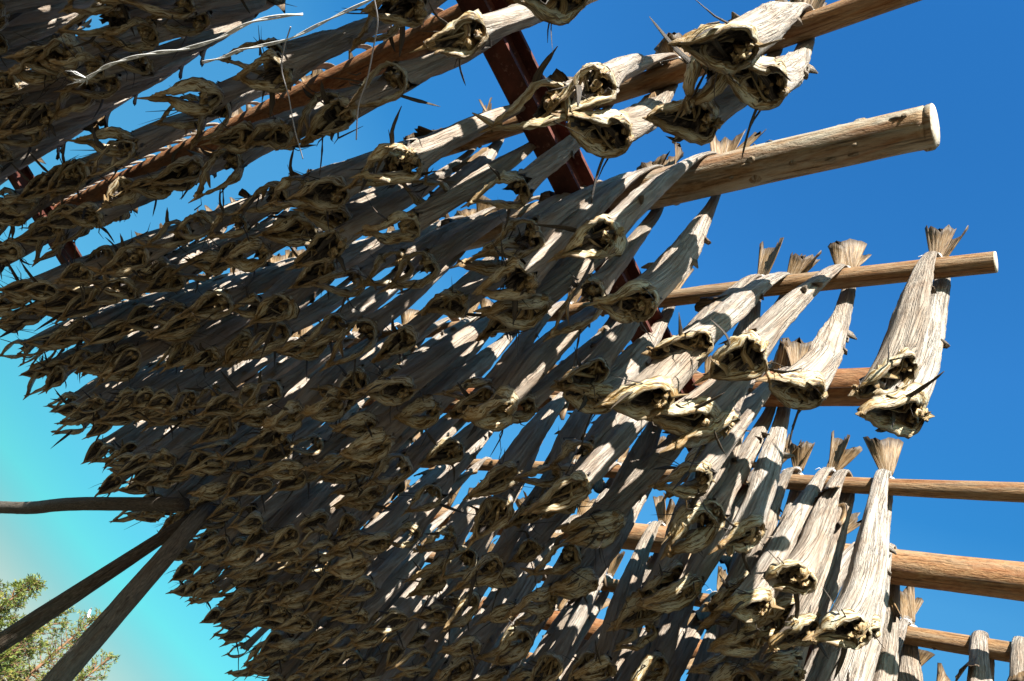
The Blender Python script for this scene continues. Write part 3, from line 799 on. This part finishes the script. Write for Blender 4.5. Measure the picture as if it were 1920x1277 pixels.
# ------------------------------------------------------------------ trees and gull
def spruce(px, py, dist, crown_r, seed, label, dens=1.0, bare=.3):
    rg = np.random.default_rng(seed)
    tipp = at_dist(px, py, dist); H = tipp.z
    root = empty('spruce_tree', (tipp.x, tipp.y, 0)); tag(root, label, 'tree', 'spruce trees behind the drying rack')
    tr = MB(); P, _ = spline([(0, 0, -.2), (.05, .03, H*.4), (-.03, .02, H*.75), (0, 0, H)], 24)
    tr.tube(P, np.linspace(.13, .012, 24), 8, 0)
    cr = MB(); bv, bf = [], []
    NV_, NF_ = [], []
    zz = H-.08; wi = 0
    V = []; Fc = []
    def blade(p, d, w, l):
        sd = unit(np.cross(d, rg.normal(0, 1, 3))); i0 = len(V)
        V.extend([p-sd*w*.5, p+sd*w*.5, p+d*l*.6+sd*w*.55, p+d*l, p+d*l*.6-sd*w*.55])
        Fc.append((i0, i0+1, i0+2, i0+3, i0+4))
    while zz > .6:
        dep = H-zz
        Lb = min(crown_r, .16+.42*dep)*rg.uniform(.75, 1.15)
        nb = int(rg.integers(4, 7))
        for b_ in range(nb):
            az = rg.uniform(0, 2*PI); el = np.interp(dep, [0, 1.2, 4], [.95, .45, .1])+rg.normal(0, .12)
            L_ = Lb*rg.uniform(.65, 1.2)
            d = np.array((math.cos(az)*math.cos(el), math.sin(az)*math.cos(el), math.sin(el)))
            st = np.array((0, 0, zz)); pts = [st, st+d*L_*.5+np.array((0, 0, -.04*L_)), st+d*L_+np.array((0, 0, .10*L_))]
            cr.tube(pts, [.012+.006*L_, .008, .003], 4, 1)
            isbare = rg.uniform() < bare
            m_ = int(L_/.05*dens)
            for q_ in range(m_):
                f_ = rg.uniform(.12, 1.0)**.8; p = st+d*L_*f_+np.array((0, 0, (-.08*f_+.18*f_*f_)*L_))
                sd = unit(rg.normal(0, 1, 3)*np.array((1, 1, .55))+d*.6)
                tl = rg.uniform(.08, .24)*(1.15-f_*.6)*min(1.3, .6+L_)
                cr.tube([p, p+sd*tl], [.004, .002], 3, 1, cap=False)
                if isbare and f_ < .75: continue
                for e_ in range(7):
                    ff = rg.uniform(.1, 1.0)
                    blade(p+sd*tl*ff+rg.normal(0, .012, 3), unit(sd+rg.normal(0, .6, 3)), rg.uniform(.010, .020), rg.uniform(.05, .10))
        zz -= rg.uniform(.10, .19); wi += 1
    cr.add(V, Fc, 0)
    obj('trunk', tr.data('spruce_trunk', [M['bark']]), root)
    obj('crown', cr.data('spruce_crown', [M['needles'], M['bark']], smooth=False), root)
spruce(66, 1092, 19, 1.0, 1, 'green spruce with its top nearest the left edge, above the leaning pole', 1.4, .05)
spruce(128, 1136, 21, 1.2, 2, 'spruce with a bare leader between the two leaning poles', 1.0, .35)
spruce(192, 1150, 24, 1.5, 3, 'spruce half hidden behind the cracked leaning pole, side twigs showing right', .9, .35)
spruce(68, 1178, 20, .8, 4, 'short spruce with thin brown twigs just below the upper leaning pole', .9, .55)
spruce(206, 1232, 22, 1.2, 6, 'dark spruce twigs right of the cracked leaning pole at the bottom', 1.0, .3)
spruce(30, 1215, 18, 1.0, 5, 'low yellow-green spruce in the bottom left corner', 1.0, .4)

def gull(px, py, dist):
    p = at_dist(px, py, dist)
    root = empty('gull', p); tag(root, 'small white gull in flight above the spruces between the leaning poles', 'bird')
    d = ray(px, py); fwd = unit(np.array((-AX[0]*0+.2, .3, .6)))
    # axes: heading along the picture's lower left, wings up and down in the picture
    wing = unit(.15*np.array((AX[0], AY[0], AU[0]))+np.array((AX[1], AY[1], AU[1]))); head = -unit(np.array((AX[0], AY[0], AU[0]))-.2*wing); up = np.cross(head, wing)
    mb = MB(); s_ = .2
    pts = [head*x for x in np.array((-.30, -.2, -.08, .05, .14, .2, .25))]
    mb.tube([p_*1.0 for p_ in pts], [.01, .05, .075, .07, .05, .045, .02], 10, 0)
    obj('body', mb.data('gull_body', [M['gull']]), root)
    bk = MB(); bk.tube([head*.24, head*.30], [.014, .003], 6, 0); obj('beak', bk.data('gull_beak', [M['beak']]), root)
    tl = MB(); tl.tube([-head*.26, -head*.42], [.03, .09], 8, 0, flat=(1, .15), up=tuple(wing)); obj('tail', tl.data('gull_tail', [M['gull']]), root)
    for sg in (-1, 1):
        w_ = MB(); pts = [np.zeros(3), wing*sg*.25+up*.10+head*.06, wing*sg*.52+up*.13, wing*sg*.78+up*.05-head*.14]
        P, _ = spline(pts, 12)
        w_.tube(P, np.interp(np.linspace(0, 1, 12), [0, .4, .8, 1], [.13, .12, .07, .01]), 8, 0, flat=(1, .10), up=tuple(head))
        me = w_.data('gull_wing', [M['gull'], M['gulltip']])
        me.polygons.foreach_set('material_index', [0 if i < 8*8 else 1 for i in range(len(me.polygons))])
        obj('wing', me, root)
gull(166, 1157, 70)

# ------------------------------------------------------------------ ground
mb = MB(); N = 60; S = 2500
g = np.sign(np.linspace(-1, 1, N))*np.abs(np.linspace(-1, 1, N))**3*S
V = [(x, y, (.12*math.sin(x*.21)+.1*math.sin(y*.17+1)) if max(abs(x), abs(y)) < 200 and max(abs(x), abs(y)) > 8 else 0) for x in g for y in g]
mb.add(V, [(i*N+j, (i+1)*N+j, (i+1)*N+j+1, i*N+j+1) for i in range(N-1) for j in range(N-1)])
tag(obj('ground', mb.data('ground', [M['ground']])), 'dry grass ground under the drying rack', 'ground', kind='structure')

# ------------------------------------------------------------------ light
SUN = np.array((-1.0, -.92, .66)); SUN /= np.linalg.norm(SUN)
el = math.asin(SUN[2]); az = math.atan2(SUN[0], SUN[1])
ld = bpy.data.lights.new('sun', 'SUN'); ld.energy = 5.0; ld.angle = math.radians(.5); ld.color = (1.0, .985, .955)
lo_ = bpy.data.objects.new('sun', ld); COL.objects.link(lo_); lo_.location = (-6, -6, 9)
lo_.rotation_euler = Vector(-SUN).to_track_quat('-Z', 'Y').to_euler()

w = bpy.data.worlds.new('World'); scene.world = w; w.use_nodes = True
nt = w.node_tree; nt.nodes.clear(); t = NT(nt)
sky = t.n('ShaderNodeTexSky', sky_type='NISHITA', sun_disc=False, sun_elevation=el, sun_rotation=az % (2*PI), air_density=1.0, dust_density=.6, ozone_density=2.5)
tc = t.n('ShaderNodeTexCoord').outputs['Generated']
sep = t.n('ShaderNodeSeparateXYZ', {0: tc})
# the deep blue and the cyan, hazy band low down: colour of the air by height above the horizon
def lin(c): return tuple((x/255/12.92 if x/255 <= .04045 else ((x/255+.055)/1.055)**2.4) for x in c)
AIR = [(.0, (200, 214, 214), (185, 222, 246)), (.12, (184, 214, 213), (178, 216, 244)), (.138, (168, 215, 214), (176, 215, 243)), (.158, (150, 217, 217), (174, 211, 238)), (.185, (122, 224, 228), (162, 200, 231)), (.203, (108, 225, 232), (151, 189, 224)), (.245, (95, 205, 230), (135, 171, 209)),
       (.34, (92, 184, 228), (113, 145, 184)), (.47, (84, 170, 225), (99, 128, 167)), (.656, (73, 157, 219), (81, 107, 143)), (.72, (52, 140, 213), (78, 103, 139)), (.83, (52, 131, 208), (72, 95, 129)), (.978, (42, 116, 193), (68, 90, 123))]
EXPO = 1.85
tints = [(p, tuple(a/b/2**EXPO for a, b in zip(lin(x), lin(y)))) for p, x, y in AIR]
mxv = max(max(c) for _, c in tints)
wob = t.noise(tc, 2.2, 4, .55)
zz_ = t.math('ADD', sep.outputs['Z'], t.math('MULTIPLY', t.math('SUBTRACT', wob, .5), .022))
tint = t.ramp(zz_, [(p, tuple(v/mxv for v in c)) for p, c in tints])
skyc = t.n('ShaderNodeVectorMath', {0: sky.outputs[0], 1: tint}, operation='MULTIPLY').outputs[0]
skyc = t.n('ShaderNodeVectorMath', {0: skyc, 'Scale': mxv}, operation='SCALE').outputs[0]
bg = t.n('ShaderNodeBackground', {'Color': skyc, 'Strength': .12})
t.n('ShaderNodeOutputWorld', {'Surface': bg.outputs[0]})

# ------------------------------------------------------------------ camera
cam = bpy.data.cameras.new('camera'); co = bpy.data.objects.new('camera', cam); COL.objects.link(co)
Rm = Matrix((tuple(AX), tuple(AY), tuple(AU)))
co.matrix_world = Matrix.Translation((0, 0, EYE)) @ Rm.to_4x4()
cam.sensor_width = 36; cam.lens = 36*F/1920; cam.clip_start = .02; cam.clip_end = 8000
scene.camera = co
scene.view_settings.view_transform = 'Standard'; scene.view_settings.look = 'None'; scene.view_settings.exposure = EXPO; scene.view_settings.gamma = 1
scene.render.resolution_x = 1024; scene.render.resolution_y = 681
